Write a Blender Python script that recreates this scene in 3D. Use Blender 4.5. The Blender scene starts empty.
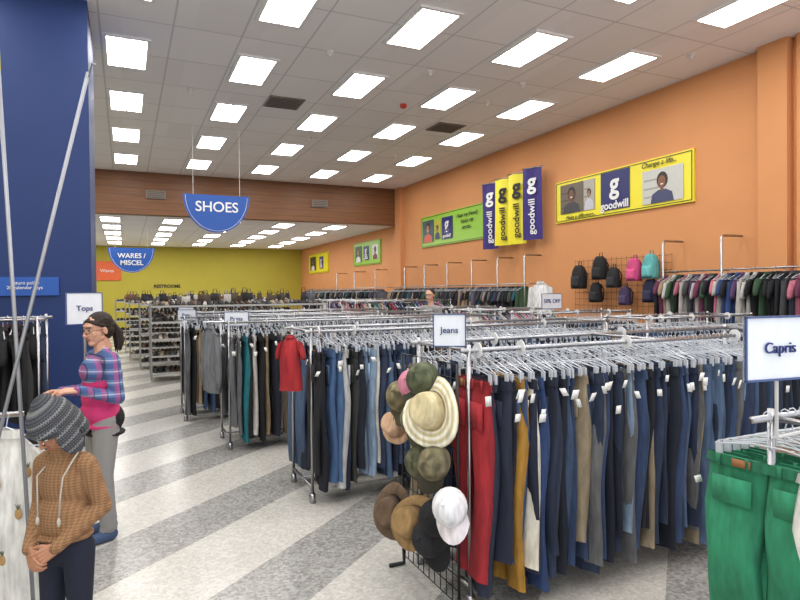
import bpy, math, random
import numpy as np
from mathutils import Vector, Matrix, Euler
R = random.Random(7)
scene = bpy.context.scene
scene.view_settings.view_transform = 'Standard'
scene.view_settings.look = 'None'

def srgb(r, g, b):
    def f(c):
        c /= 255.0
        return c/12.92 if c <= 0.04045 else ((c+0.055)/1.055)**2.4
    return (f(r), f(g), f(b))

# ---------------------------------------------------------------- materials
def new_mat(name):
    m = bpy.data.materials.new(name); m.use_nodes = True
    nt = m.node_tree; b = nt.nodes['Principled BSDF']
    return m, nt, b

def mat_plain(name, col, rough=0.6, metal=0.0, nscale=20, namt=0.12, bump=0.0, bscale=100, alpha=1.0):
    m, nt, b = new_mat(name)
    b.inputs['Roughness'].default_value = rough
    b.inputs['Metallic'].default_value = metal
    b.inputs['Alpha'].default_value = alpha
    tc = nt.nodes.new('ShaderNodeTexCoord')
    n = nt.nodes.new('ShaderNodeTexNoise'); n.inputs['Scale'].default_value = nscale; n.inputs['Detail'].default_value = 4
    nt.links.new(tc.outputs['Object'], n.inputs['Vector'])
    mx = nt.nodes.new('ShaderNodeMix'); mx.data_type = 'RGBA'
    mx.inputs['A'].default_value = (*[c*(1-namt) for c in col], 1)
    mx.inputs['B'].default_value = (*[min(1, c*(1+namt)) for c in col], 1)
    nt.links.new(n.outputs['Fac'], mx.inputs['Factor'])
    nt.links.new(mx.outputs['Result'], b.inputs['Base Color'])
    if bump > 0:
        n2 = nt.nodes.new('ShaderNodeTexNoise'); n2.inputs['Scale'].default_value = bscale
        nt.links.new(tc.outputs['Object'], n2.inputs['Vector'])
        bp = nt.nodes.new('ShaderNodeBump'); bp.inputs['Strength'].default_value = bump; bp.inputs['Distance'].default_value = 0.005
        nt.links.new(n2.outputs['Fac'], bp.inputs['Height']); nt.links.new(bp.outputs['Normal'], b.inputs['Normal'])
    return m

def mat_attr(name, rough=0.85, metal=0, namt=0.3, nscale=35, bump=0.3, stretch=True):
    m, nt, b = new_mat(name)
    b.inputs['Roughness'].default_value = rough; b.inputs['Metallic'].default_value = metal
    at = nt.nodes.new('ShaderNodeAttribute'); at.attribute_name = 'Col'
    tc = nt.nodes.new('ShaderNodeTexCoord'); mp = nt.nodes.new('ShaderNodeMapping')
    mp.inputs['Scale'].default_value = (1, 1, 0.25) if stretch else (1, 1, 1)
    nt.links.new(tc.outputs['Object'], mp.inputs['Vector'])
    n = nt.nodes.new('ShaderNodeTexNoise'); n.inputs['Scale'].default_value = nscale; n.inputs['Detail'].default_value = 5
    nt.links.new(mp.outputs['Vector'], n.inputs['Vector'])
    mr = nt.nodes.new('ShaderNodeMapRange'); mr.inputs['To Min'].default_value = 1-namt; mr.inputs['To Max'].default_value = 1+namt
    mr.inputs['From Min'].default_value = 0.25; mr.inputs['From Max'].default_value = 0.75
    nt.links.new(n.outputs['Fac'], mr.inputs['Value'])
    vm = nt.nodes.new('ShaderNodeVectorMath'); vm.operation = 'SCALE'
    nt.links.new(at.outputs['Color'], vm.inputs[0]); nt.links.new(mr.outputs['Result'], vm.inputs['Scale'])
    nt.links.new(vm.outputs['Vector'], b.inputs['Base Color'])
    if bump:
        bp = nt.nodes.new('ShaderNodeBump'); bp.inputs['Strength'].default_value = bump; bp.inputs['Distance'].default_value = 0.01
        nt.links.new(n.outputs['Fac'], bp.inputs['Height']); nt.links.new(bp.outputs['Normal'], b.inputs['Normal'])
    return m

def math_node(nt, op, a=None, b=None):
    n = nt.nodes.new('ShaderNodeMath'); n.operation = op
    for i, x in enumerate((a, b)):
        if x is None: continue
        if isinstance(x, (int, float)): n.inputs[i].default_value = x
        else: nt.links.new(x, n.inputs[i])
    return n.outputs[0]

def mixc(nt, fac, a, b):
    mx = nt.nodes.new('ShaderNodeMix'); mx.data_type = 'RGBA'
    if isinstance(fac, (int, float)): mx.inputs['Factor'].default_value = fac
    else: nt.links.new(fac, mx.inputs['Factor'])
    for k, x in (('A', a), ('B', b)):
        if isinstance(x, tuple): mx.inputs[k].default_value = (*x, 1)
        else: nt.links.new(x, mx.inputs[k])
    return mx.outputs['Result']

def objxyz(nt):
    tc = nt.nodes.new('ShaderNodeTexCoord'); s = nt.nodes.new('ShaderNodeSeparateXYZ')
    nt.links.new(tc.outputs['Object'], s.inputs[0]); return tc.outputs['Object'], s.outputs

M_cloth = mat_attr('cloth_fabric')
M_hard = mat_attr('painted_plastic', rough=0.4, namt=0.05, bump=0)
M_chrome = mat_plain('chrome_tube', (0.42, 0.42, 0.44), 0.28, 1.0, namt=0.1)
M_polegrey = mat_plain('grey_metal_pole', (0.30, 0.31, 0.34), 0.4, 0.6, namt=0.1)
M_hanger = mat_plain('clear_plastic', (0.66, 0.69, 0.74), 0.2, 0.0, namt=0.15, alpha=0.62)
M_black = mat_plain('black_wire', (0.012, 0.012, 0.013), 0.4, 0.3)
M_white = mat_plain('white_paint', (0.8, 0.8, 0.8), 0.5, namt=0.03)
M_blue = mat_plain('blue_wall_paint', srgb(10, 42, 98), 0.6, nscale=4, namt=0.06)
M_signblue = mat_plain('sign_blue', srgb(24, 80, 165), 0.45, namt=0.03)
M_textblue = mat_plain('text_navy', srgb(25, 45, 110), 0.6)
M_orange = mat_plain('orange_wall_paint', srgb(210, 145, 94), 0.75, nscale=2, namt=0.05, bump=0.08, bscale=60)
M_yellow = mat_plain('mustard_wall_paint', srgb(174, 162, 56), 0.7, nscale=2, namt=0.06)
M_posteryel = mat_plain('poster_yellow', srgb(236, 222, 50), 0.35, namt=0.03)
M_postergrn = mat_plain('poster_green', srgb(150, 200, 70), 0.35, namt=0.03)
M_purple = mat_plain('banner_purple', srgb(52, 38, 118), 0.6, namt=0.08)
M_ink = mat_plain('dark_ink', srgb(25, 25, 35), 0.6)
M_skin_w = mat_plain('skin_light', srgb(205, 155, 130), 0.5, nscale=12, namt=0.06)
M_skin_b = mat_plain('skin_brown', srgb(172, 120, 92), 0.5, nscale=12, namt=0.06)
M_hair = mat_plain('dark_hair', srgb(36, 23, 18), 0.75, nscale=60, namt=0.4, bump=0.6, bscale=80)
M_eye = mat_plain('eye_white', (0.68, 0.68, 0.66), 0.3, namt=0.02)
M_iris = mat_plain('iris_brown', srgb(50, 32, 22), 0.3)
M_lip = mat_plain('lip', srgb(172, 95, 88), 0.4)
M_red = mat_plain('orange_sign', srgb(215, 95, 45), 0.5)

# floor -------------------------------------------------------------
M_floor, nt, b = new_mat('terrazzo_floor')
vec, xyz = objxyz(nt)
a1 = math_node(nt, 'MULTIPLY', xyz[0], 0.643); a2 = math_node(nt, 'MULTIPLY', xyz[1], -0.766)
s = math_node(nt, 'ADD', a1, a2)
s = math_node(nt, 'ADD', s, 40.35)
s = math_node(nt, 'DIVIDE', s, 1.15)
fr = math_node(nt, 'FRACT', s)
st = math_node(nt, 'LESS_THAN', fr, 0.45)
v1 = nt.nodes.new('ShaderNodeTexVoronoi'); v1.inputs['Scale'].default_value = 55
nt.links.new(vec, v1.inputs['Vector'])
bwv = nt.nodes.new('ShaderNodeSeparateColor'); nt.links.new(v1.outputs['Color'], bwv.inputs[0])
light = mixc(nt, bwv.outputs[0], srgb(188, 185, 178), srgb(216, 213, 207))
dark = mixc(nt, bwv.outputs[0], srgb(128, 127, 125), srgb(178, 177, 173))
base = mixc(nt, st, light, dark)
n3 = nt.nodes.new('ShaderNodeTexNoise'); n3.inputs['Scale'].default_value = 1.5; nt.links.new(vec, n3.inputs['Vector'])
dirt = math_node(nt, 'MULTIPLY', n3.outputs['Fac'], 0.25)
base = mixc(nt, dirt, base, srgb(152, 146, 136))
nt.links.new(base, b.inputs['Base Color']); b.inputs['Roughness'].default_value = 0.25

def ceil_mat():
    m, nt, b = new_mat('ceiling_tile')
    vec, xyz = objxyz(nt)
    fx = math_node(nt, 'FRACT', math_node(nt, 'ADD', math_node(nt, 'DIVIDE', xyz[0], 0.825), 20.30))
    fy = math_node(nt, 'FRACT', math_node(nt, 'ADD', math_node(nt, 'DIVIDE', xyz[1], 1.125), 20.0))
    lx = math_node(nt, 'LESS_THAN', fx, 0.028); ly = math_node(nt, 'LESS_THAN', fy, 0.02)
    ln = math_node(nt, 'MAXIMUM', lx, ly)
    n = nt.nodes.new('ShaderNodeTexNoise'); n.inputs['Scale'].default_value = 120; nt.links.new(vec, n.inputs['Vector'])
    cx = math_node(nt, 'FLOOR', math_node(nt, 'DIVIDE', xyz[0], 0.825)); cy = math_node(nt, 'FLOOR', math_node(nt, 'DIVIDE', xyz[1], 1.125))
    cb = nt.nodes.new('ShaderNodeCombineXYZ'); nt.links.new(cx, cb.inputs[0]); nt.links.new(cy, cb.inputs[1])
    wn = nt.nodes.new('ShaderNodeTexWhiteNoise'); nt.links.new(cb.outputs[0], wn.inputs['Vector'])
    tone = mixc(nt, wn.outputs['Value'], srgb(238, 237, 238), srgb(245, 244, 245))
    tone = mixc(nt, math_node(nt, 'MULTIPLY', n.outputs['Fac'], 0.06), tone, (0.4, 0.4, 0.4))
    c = mixc(nt, math_node(nt, 'MULTIPLY', ln, 0.4), tone, srgb(140, 138, 136))
    nt.links.new(c, b.inputs['Base Color']); b.inputs['Roughness'].default_value = 0.9
    return m
M_ceil = ceil_mat()

def wood_mat():
    m, nt, b = new_mat('wood_panel')
    vec, xyz = objxyz(nt)
    mp = nt.nodes.new('ShaderNodeMapping'); mp.inputs['Scale'].default_value = (0.5, 1, 9); nt.links.new(vec, mp.inputs['Vector'])
    n = nt.nodes.new('ShaderNodeTexNoise'); n.inputs['Scale'].default_value = 3; n.inputs['Detail'].default_value = 6; nt.links.new(mp.outputs[0], n.inputs['Vector'])
    fz = math_node(nt, 'FRACT', math_node(nt, 'DIVIDE', xyz[2], 0.19)); lz = math_node(nt, 'LESS_THAN', fz, 0.07)
    c = mixc(nt, n.outputs['Fac'], srgb(88, 54, 30), srgb(144, 94, 54)); c = mixc(nt, math_node(nt, 'MULTIPLY', lz, 0.5), c, srgb(50, 30, 18))
    nt.links.new(c, b.inputs['Base Color']); b.inputs['Roughness'].default_value = 0.5
    return m
M_wood = wood_mat()

def plaid_mat():
    m, nt, b = new_mat('plaid_flannel')
    vec, xyz = objxyz(nt)
    def stripe(o, per, w, off=0):
        return math_node(nt, 'LESS_THAN', math_node(nt, 'FRACT', math_node(nt, 'ADD', math_node(nt, 'DIVIDE', o, per), 10+off)), w)
    c = mixc(nt, math_node(nt, 'MULTIPLY', stripe(xyz[2], 0.075, 0.5), 0.6), srgb(92, 120, 165), srgb(46, 58, 112))
    c = mixc(nt, math_node(nt, 'MULTIPLY', stripe(xyz[1], 0.075, 0.4), 0.55), c, srgb(175, 70, 125))
    c = mixc(nt, math_node(nt, 'MULTIPLY', stripe(xyz[2], 0.075, 0.09, 0.3), 0.6), c, srgb(215, 205, 220))
    c = mixc(nt, math_node(nt, 'MULTIPLY', stripe(xyz[1], 0.075, 0.09, 0.6), 0.6), c, srgb(30, 30, 70))
    nt.links.new(c, b.inputs['Base Color']); b.inputs['Roughness'].default_value = 0.9
    return m
M_plaid = plaid_mat()
def knit_mat():
    m, nt, b = new_mat('cable_knit')
    vec, xyz = objxyz(nt)
    w1 = math_node(nt, 'SINE', math_node(nt, 'MULTIPLY', xyz[0], 330))
    w2 = math_node(nt, 'SINE', math_node(nt, 'ADD', math_node(nt, 'MULTIPLY', xyz[2], 520), math_node(nt, 'MULTIPLY', math_node(nt, 'ABSOLUTE', w1), 2.0)))
    h = math_node(nt, 'ADD', math_node(nt, 'MULTIPLY', w1, 0.6), math_node(nt, 'MULTIPLY', w2, 0.6))
    f = math_node(nt, 'ADD', math_node(nt, 'MULTIPLY', h, 0.3), 0.5)
    c = mixc(nt, f, srgb(118, 84, 56), srgb(166, 126, 90))
    nt.links.new(c, b.inputs['Base Color']); b.inputs['Roughness'].default_value = 0.95
    bp = nt.nodes.new('ShaderNodeBump'); bp.inputs['Strength'].default_value = 0.6; bp.inputs['Distance'].default_value = 0.003
    nt.links.new(h, bp.inputs['Height']); nt.links.new(bp.outputs[0], b.inputs['Normal'])
    return m
M_knit = knit_mat()
def hat_mat():
    m, nt, b = new_mat('fair_isle_knit')
    vec, xyz = objxyz(nt)
    an = math_node(nt, 'ARCTAN2', xyz[1], xyz[0])
    zz = math_node(nt, 'SINE', math_node(nt, 'MULTIPLY', an, 44))
    z2 = math_node(nt, 'ADD', xyz[2], math_node(nt, 'MULTIPLY', zz, 0.003))
    s1 = math_node(nt, 'LESS_THAN', math_node(nt, 'FRACT', math_node(nt, 'ADD', math_node(nt, 'DIVIDE', z2, 0.042), 10)), 0.2)
    s2 = math_node(nt, 'LESS_THAN', math_node(nt, 'FRACT', math_node(nt, 'ADD', math_node(nt, 'DIVIDE', xyz[2], 0.011), 10)), 0.4)
    s3 = math_node(nt, 'GREATER_THAN', math_node(nt, 'SINE', math_node(nt, 'MULTIPLY', an, 60)), 0.0)
    c = mixc(nt, math_node(nt, 'MULTIPLY', math_node(nt, 'MULTIPLY', s2, s3), 0.7), srgb(58, 60, 66), srgb(112, 113, 116))
    c = mixc(nt, math_node(nt, 'MULTIPLY', s1, 0.5), c, srgb(155, 155, 153))
    nt.links.new(c, b.inputs['Base Color']); b.inputs['Roughness'].default_value = 0.95
    n = nt.nodes.new('ShaderNodeTexNoise'); n.inputs['Scale'].default_value = 220; nt.links.new(vec, n.inputs['Vector'])
    bp = nt.nodes.new('ShaderNodeBump'); bp.inputs['Strength'].default_value = 0.6; bp.inputs['Distance'].default_value = 0.004
    nt.links.new(n.outputs['Fac'], bp.inputs['Height']); nt.links.new(bp.outputs[0], b.inputs['Normal'])
    return m
M_beanie = hat_mat()

# ---------------------------------------------------------------- mesh builder
def empty(name, loc=(0, 0, 0), rot=0, parent=None):
    e = bpy.data.objects.new(name, None); scene.collection.objects.link(e)
    e.location = loc; e.rotation_euler = (0, 0, rot); e.empty_display_size = 0.1
    if parent: e.parent = parent
    return e

class MB:
    def __init__(self): self.v = []; self.f = []; self.c = []; self.m = []; self.n = 0
    def add(self, v, f, col=(0.8, 0.8, 0.8), mat=0, M=None):
        v = np.asarray(v, float)
        if M is not None:
            A = np.array(M); v = v @ A[:3, :3].T + A[:3, 3]
        c = np.asarray(col, float)
        if c.ndim == 1: c = np.tile(c, (len(v), 1))
        self.v.append(v); self.c.append(c)
        n = self.n
        self.f.extend([tuple(i+n for i in q) for q in f]); self.m.extend([mat]*len(f)); self.n += len(v)
    def box(self, c, s, col=(0.8, 0.8, 0.8), mat=0, M=None, rot=None):
        x, y, z = [k/2 for k in s]
        v = np.array([(-x, -y, -z), (x, -y, -z), (x, y, -z), (-x, y, -z), (-x, -y, z), (x, -y, z), (x, y, z), (-x, y, z)])
        if rot is not None: v = v @ np.array(Euler(rot).to_matrix()).T
        v = v+np.array(c)
        self.add(v, [(0, 3, 2, 1), (4, 5, 6, 7), (0, 1, 5, 4), (1, 2, 6, 5), (2, 3, 7, 6), (3, 0, 4, 7)], col, mat, M)
    def tube(self, pts, r, n=6, col=(0.8, 0.8, 0.8), mat=0, M=None, cap=True):
        pts = [Vector(p) for p in pts]; k = len(pts)
        rs = r if isinstance(r, (list, tuple)) else [r]*k
        v = []; up = None
        for i, p in enumerate(pts):
            t = (pts[min(i+1, k-1)]-pts[max(i-1, 0)]).normalized()
            if up is None:
                up = Vector((0, 0, 1)) if abs(t.z) < 0.9 else Vector((1, 0, 0))
            a = t.cross(up).normalized(); bb = a.cross(t).normalized(); up = bb
            for j in range(n):
                w = 2*math.pi*j/n
                v.append(p+a*math.cos(w)*rs[i]+bb*math.sin(w)*rs[i])
        f = [(i*n+j, i*n+(j+1) % n, (i+1)*n+(j+1) % n, (i+1)*n+j) for i in range(k-1) for j in range(n)]
        if cap: f += [tuple(range(n-1, -1, -1)), tuple(range((k-1)*n, k*n))]
        self.add([tuple(q) for q in v], f, col, mat, M)
    def loft(self, rings, col=(0.8, 0.8, 0.8), mat=0, M=None, cap0=True, cap1=True):
        n = len(rings[0]); k = len(rings)
        v = np.concatenate([np.asarray(r, float) for r in rings])
        f = [(i*n+j, i*n+(j+1) % n, (i+1)*n+(j+1) % n, (i+1)*n+j) for i in range(k-1) for j in range(n)]
        if cap0: f.append(tuple(range(n-1, -1, -1)))
        if cap1: f.append(tuple(range((k-1)*n, k*n)))
        self.add(v, f, col, mat, M)
    def lathe(self, prof, n=20, col=(0.8, 0.8, 0.8), mat=0, M=None, cols=None, wave=0, sx=1, sy=1):
        rings = []; cc = []
        for i, (r, z) in enumerate(prof):
            rings.append([(r*sx*math.cos(2*math.pi*j/n), r*sy*math.sin(2*math.pi*j/n), z+wave*r*r*math.sin(4*math.pi*j/n+1)) for j in range(n)])
            cc += [cols[i] if cols else col]*n
        self.loft(rings, np.array(cc), mat, M, True, True)
    def ell(self, c, r, col=(0.8, 0.8, 0.8), mat=0, n=10, M=None):
        rings = [[(c[0]+r[0]*math.sin(t)*math.cos(2*math.pi*j/n), c[1]+r[1]*math.sin(t)*math.sin(2*math.pi*j/n), c[2]+r[2]*math.cos(t)) for j in range(n)]
                 for t in [0.02+(math.pi-0.04)*i/(n-2) for i in range(n-1)]]
        self.loft(rings, col, mat, M)
    def build(self, name, mats, parent=None, smooth=False):
        me = bpy.data.meshes.new(name)
        V = np.concatenate(self.v); C = np.concatenate(self.c)
        me.from_pydata(V.tolist(), [], self.f)
        at = me.color_attributes.new('Col', 'FLOAT_COLOR', 'POINT')
        at.data.foreach_set('color', np.clip(np.hstack([C, np.ones((len(C), 1))]), 0, 1).ravel().astype(np.float32))
        for m in mats: me.materials.append(m)
        me.polygons.foreach_set('material_index', self.m)
        if smooth: me.polygons.foreach_set('use_smooth', [True]*len(self.f))
        me.update()
        o = bpy.data.objects.new(name, me); scene.collection.objects.link(o)
        if parent: o.parent = parent
        return o

def text(body, size, loc, rot, mat, parent=None, name='lettering', align='CENTER', bold=0.0, shear=0):
    cu = bpy.data.curves.new(name, 'FONT'); cu.body = body; cu.size = size; cu.align_x = align; cu.align_y = 'CENTER'
    cu.extrude = 0.002; cu.offset = bold; cu.shear = shear
    cu.materials.append(mat)
    o = bpy.data.objects.new(name, cu); scene.collection.objects.link(o); o.location = loc; o.rotation_euler = rot
    if parent: o.parent = parent
    return o

def boxobj(name, lo, hi, mat, parent=None):
    mb = MB(); c = [(a+b)/2 for a, b in zip(lo, hi)]; s = [b-a for a, b in zip(lo, hi)]
    mb.box(c, s); return mb.build(name, [mat], parent)

# ---------------------------------------------------------------- room
W = 8.05; H = 5.0; YH = 17.6; YB = 29.3; H2 = 3.86; XL = -8.0; Y0 = -2.0
boxobj('floor', (XL-.2, Y0, -0.2), (W+.2, YB+.2, 0), M_floor)
boxobj('ceiling', (XL-.2, Y0, H), (W+.2, YH, H+.15), M_ceil)
boxobj('ceiling_rear', (XL-.2, YH+.35, H2), (W+.2, YB+.2, H2+.15), M_ceil)
boxobj('wall_right', (W, Y0, 0), (W+.2, YB+.2, H), M_orange)
boxobj('wall_rear', (XL, YB, 0), (W, YB+.2, H2), M_yellow)
boxobj('wall_left', (XL-.2, Y0, 0), (XL, YB+.2, H), M_yellow)
boxobj('trim_header', (XL, YH, H2), (W, YH+.35, H), M_wood)
boxobj('trim_pilaster_1', (W-.14, 5.05, 0), (W, 5.45, H), M_orange)
boxobj('trim_pilaster_2', (W-.14, 17.2, 0), (W, 17.6, H), M_orange)
boxobj('trim_pilaster_3', (W-.10, 4.2, 0), (W, 4.95, H), M_orange)
boxobj('baseboard_right', (W-.02, Y0, 0), (W, YB, .12), M_ink)
boxobj('baseboard_rear', (XL, YB-.02, 0), (W, YB, .12), M_ink)
col = empty('support_column')
boxobj('shaft', (-1.65, 7.6, 0), (-.34, 8.9, H), M_blue, col)
boxobj('base_trim', (-1.67, 7.58, 0), (-.32, 8.92, .12), M_ink, col)
boxobj('policy_sign', (-1.3, 7.57, 1.70), (-.66, 7.6, 1.90), M_signblue, col)
text('Return policy\n20 calendar days', .05, (-.98, 7.565, 1.81), (math.pi/2, 0, 0), M_white, col)

def light_mat():
    m, nt, b = new_mat('fluorescent_lens')
    nt.nodes.remove(b)
    e = nt.nodes.new('ShaderNodeEmission'); e.inputs['Color'].default_value = (1.0, 0.985, 0.955, 1); e.inputs['Strength'].default_value = 15.5
    nt.links.new(e.outputs[0], nt.nodes['Material Output'].inputs['Surface'])
    return m
M_light = light_mat()
lm = MB()
lm.box((0, 0, -.012), (.58, 1.14, .024), (0.8,)*3, 0)
lm.add([(-.24, -.52, -.026), (.24, -.52, -.026), (.24, .52, -.026), (-.24, .52, -.026)], [(0, 3, 2, 1)], mat=1)
lm.box((0, 0, -.027), (.014, 1.04, .004), mat=0)
lobj = lm.build('ceiling_light_panel', [M_white, M_light])
first = True
def place_light(x, y, z):
    global first
    if first: lobj.location = (x, y, z); first = False; return
    o = bpy.data.objects.new('ceiling_light_panel', lobj.data); scene.collection.objects.link(o); o.location = (x, y, z)
XS = [-3.25, -1.6, .07, 1.75, 3.42, 5.05, 6.64]
for y in (0.0, 2.25, 4.65, 6.75, 9.0, 11.25, 13.6, 16.0):
    for x in XS: place_light(x, y, H)
for y in (18.9, 21.0, 23.1, 25.2, 27.3):
    for x in (-3.6, -2.0, -.35, 1.3, 2.95, 4.6, 6.3): place_light(x, y, H2)
def vent(x, y, z, name='ceiling_vent'):
    mb = MB(); mb.box((0, 0, -.01), (.6, .6, .02), (0.25, .2, .17))
    for i in range(7): mb.box((0, -.24+i*.08, -.025), (.54, .03, .012), (.12, .1, .09), rot=(.4, 0, 0))
    o = mb.build(name, [M_hard]); o.location = (x, y, z)
vent(2.55, 10.3, H); vent(5.9, 10.6, H); vent(-.8, 8.0, H); vent(2.5, 5.7, H)
for (x, y) in ((4.2, 8.0), (2.6, 7.9), (5.8, 8.9), (1.0, 10.2), (3.6, 12.4), (6.0, 13.3), (5.8, 7.9), (7.3, 6.0)):
    mb = MB(); mb.lathe([(.06, 0), (.06, -.02), (.03, -.035), (.012, -.07)], 12, (0.7, .68, .66)); o = mb.build('smoke_detector', [M_hard]); o.location = (x, y, H)
mb = MB(); mb.lathe([(.06, 0), (.06, -.05), (.03, -.07)], 12, srgb(190, 60, 50)); o = mb.build('fire_alarm', [M_hard]); o.location = (4.5, 9.6, H)
for (x) in (.8, 5.4):
    mb = MB(); mb.box((0, 0, 0), (.5, .04, .22), (.22, .18, .15))
    for i in range(4): mb.box((0, -.025, -.08+i*.05), (.44, .02, .015), (.06, .05, .04))
    o = mb.build('wall_vent', [M_hard]); o.location = (x, YH-.03, 4.4)

def half_disc(name, loc, r, lines, sz, zc):
    e = empty(name, loc)
    def disc(rr, y0, y1):
        n = 28; pts = [(rr*math.cos(math.pi+math.pi*i/n), rr*1.16*math.sin(math.pi+math.pi*i/n)) for i in range(n+1)]
        v = [(x, y0, z) for x, z in pts]+[(x, y1, z) for x, z in pts]; k = n+1
        f = [tuple(range(k)), tuple(range(2*k-1, k-1, -1))]+[(i, k+i, k+(i+1) % k, (i+1) % k) for i in range(k)]
        return v, f
    m1 = MB(); v, f = disc(r, -.015, .015); m1.add(v, f); m1.build('panel', [M_signblue], e)
    m2 = MB()
    arc = [(r*.93*math.cos(math.pi+math.pi*i/24), -.018, r*1.08*math.sin(math.pi+math.pi*i/24)-.02) for i in range(25)]
    m2.tube(arc, .004, 4)
    for sx in (-1, 1): m2.tube([(sx*r*.7, 0, 0), (sx*r*.7, 0, zc-loc[2])], .004, 4)
    m2.build('wires', [M_white], e)
    for i, l in enumerate(lines):
        text(l, sz, (0, -.022, -r*.38-i*sz*1.05), (math.pi/2, 0, 0), M_white, e, bold=.003)
half_disc('hanging_shoes_sign', (1.69, 12.4, 3.66), .64, ['SHOES'], .28, H)
half_disc('hanging_wares_sign', (.2, 19.7, 3.10), .64, ['WARES /', 'MISCEL'], .2, H2)

text('RESTROOMS', .2, (1.75, YB-.02, 2.06), (math.pi/2, 0, 0), M_ink, None, 'restroom_lettering', bold=.006)
e = empty('rear_notice_sign', (-.7, YB-.03, 2.75)); boxobj('panel', (-.55, -.02, -.42), (.55, .02, .42), M_red, e)
text('Wares', .2, (0, -.03, 0), (math.pi/2, 0, 0), M_white, e)

def portrait(mb, cx, cz, w, h, bg, skin, cloth, y=-.03):
    mb.box((cx, y, cz), (w, .01, h), bg)
    k = h/w
    def disc(x, z, rx, rz, c, yy, a0=0, a1=2*math.pi):
        n = 20; v = [(x+rx*math.cos(a0+(a1-a0)*i/n), yy, z+rz*math.sin(a0+(a1-a0)*i/n)) for i in range(n)]
        mb.add(v, [tuple(range(n))], c)
    u = min(w, h)
    # background shelf bands in the photo, shoulders, hair, neck, face
    for q in (-.3, -.05, .2): mb.box((cx-w*.25, y-.006, cz+h*q), (w*.42, .002, h*.05), tuple(c*.6 for c in bg))
    v = [(cx+(-.42)*u, y-.008, cz-h*.5), (cx+.42*u, y-.008, cz-h*.5), (cx+.36*u, y-.008, cz-h*.24), (cx+.13*u, y-.008, cz-h*.13), (cx-.13*u, y-.008, cz-h*.13), (cx-.36*u, y-.008, cz-h*.24)]
    mb.add(v, [tuple(range(6))], cloth)
    disc(cx+.01*u, cz+.15*u, .2*u, .24*u, (.02, .015, .012), y-.009)
    mb.box((cx, y-.010, cz-.09*u), (.11*u, .001, .16*u), tuple(c*.8 for c in skin))
    disc(cx, cz+.10*u, .135*u, .18*u, skin, y-.011)
    for sx in (-1, 1):
        disc(cx+sx*.055*u, cz+.13*u, .02*u, .012*u, (.02, .015, .01), y-.012)
    disc(cx, cz+.03*u, .055*u, .022*u, (.75, .72, .7), y-.012)
def poster(name, ya, yb, za, zb, mat, build):
    e = empty(name, (W-.02, (ya+yb)/2, (za+zb)/2), -math.pi/2)
    w = yb-ya; h = zb-za
    boxobj('board', (-w/2, -.02, -h/2), (w/2, .02, h/2), mat, e)
    mb = MB()
    for q in (((0, -.025, h/2-.03), (w-.06, .006, .012)), ((0, -.025, -h/2+.03), (w-.06, .006, .012)), ((-w/2+.03, -.025, 0), (.012, .006, h-.06)), ((w/2-.03, -.025, 0), (.012, .006, h-.06))):
        mb.box(q[0], q[1], srgb(60, 60, 20))
    build(mb, e, w, h); mb.build('print', [M_hard], e)
RX = (math.pi/2, 0, 0)
def logo(mb, e, cx, cz, s):
    mb.box((cx, -.03, cz), (s, .01, s), srgb(28, 32, 110))
    text('g', s*.85, (cx, -.045, cz+s*.16), RX, M_white, e, bold=.01)
    text('goodwill', s*.22, (cx, -.045, cz-s*.36), RX, M_white, e, bold=.003)
def b_big(mb, e, w, h):
    portrait(mb, -w*.35, .04, w*.20, h*.70, srgb(104, 92, 80), srgb(120, 75, 50), srgb(60, 60, 66))
    portrait(mb, -w*.20, .04, w*.09, h*.70, srgb(170, 164, 154), srgb(150, 100, 70), srgb(190, 190, 200))
    mb.box((0, -.03, .02), (h*.84, .01, h*.84), srgb(28, 32, 100))
    text('g', h*.62, (0, -.045, h*.16), RX, M_white, e, bold=.012)
    text('goodwill', h*.24, (0, -.045, -h*.3), RX, M_white, e, bold=.004)
    portrait(mb, w*.32, -.06, w*.25, h*.68, srgb(195, 195, 190), srgb(130, 82, 58), srgb(60, 66, 104))
    text('Change a life...', h*.15, (w*.30, -.045, h*.38), RX, M_ink, e, shear=.3)
    text('Make a difference...', h*.13, (-w*.27, -.045, -h*.41), RX, M_ink, e, shear=.3)
poster('wall_poster_yellow', 6.55, 9.81, 3.06, 3.88, M_posteryel, b_big)
def b_green(mb, e, w, h):
    portrait(mb, -w*.37, 0, w*.2, h*.72, srgb(60, 80, 90), srgb(170, 120, 90), srgb(200, 80, 60))
    portrait(mb, -w*.2, 0, w*.1, h*.6, srgb(190, 180, 60), srgb(120, 80, 60), srgb(30, 50, 90))
    logo(mb, e, -w*.04, 0, h*.68)
    text('Hear my friends\nhonor my\nsecret...', h*.18, (w*.27, -.045, h*.1), RX, M_ink, e, shear=.3)
poster('wall_poster_green', 12.5, 15.9, 3.0, 3.88, M_postergrn, b_green)
def b_s1(mb, e, w, h):
    portrait(mb, -w*.25, 0, w*.3, h*.7, srgb(60, 60, 60), srgb(130, 90, 60), srgb(220, 220, 220)); logo(mb, e, w*.18, 0, h*.6)
poster('wall_poster_yellow', 24.9, 27.9, 2.6, 3.5, M_posteryel, b_s1)
def b_s2(mb, e, w, h):
    portrait(mb, -w*.3, 0, w*.25, h*.7, srgb(50, 80, 60), srgb(160, 110, 80), srgb(220, 220, 220)); logo(mb, e, 0, 0, h*.6)
    portrait(mb, w*.33, 0, w*.2, h*.6, srgb(220, 220, 220), srgb(110, 70, 50), srgb(120, 40, 40))
poster('wall_poster_green', 19.05, 21.7, 2.7, 3.55, M_postergrn, b_s2)
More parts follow.
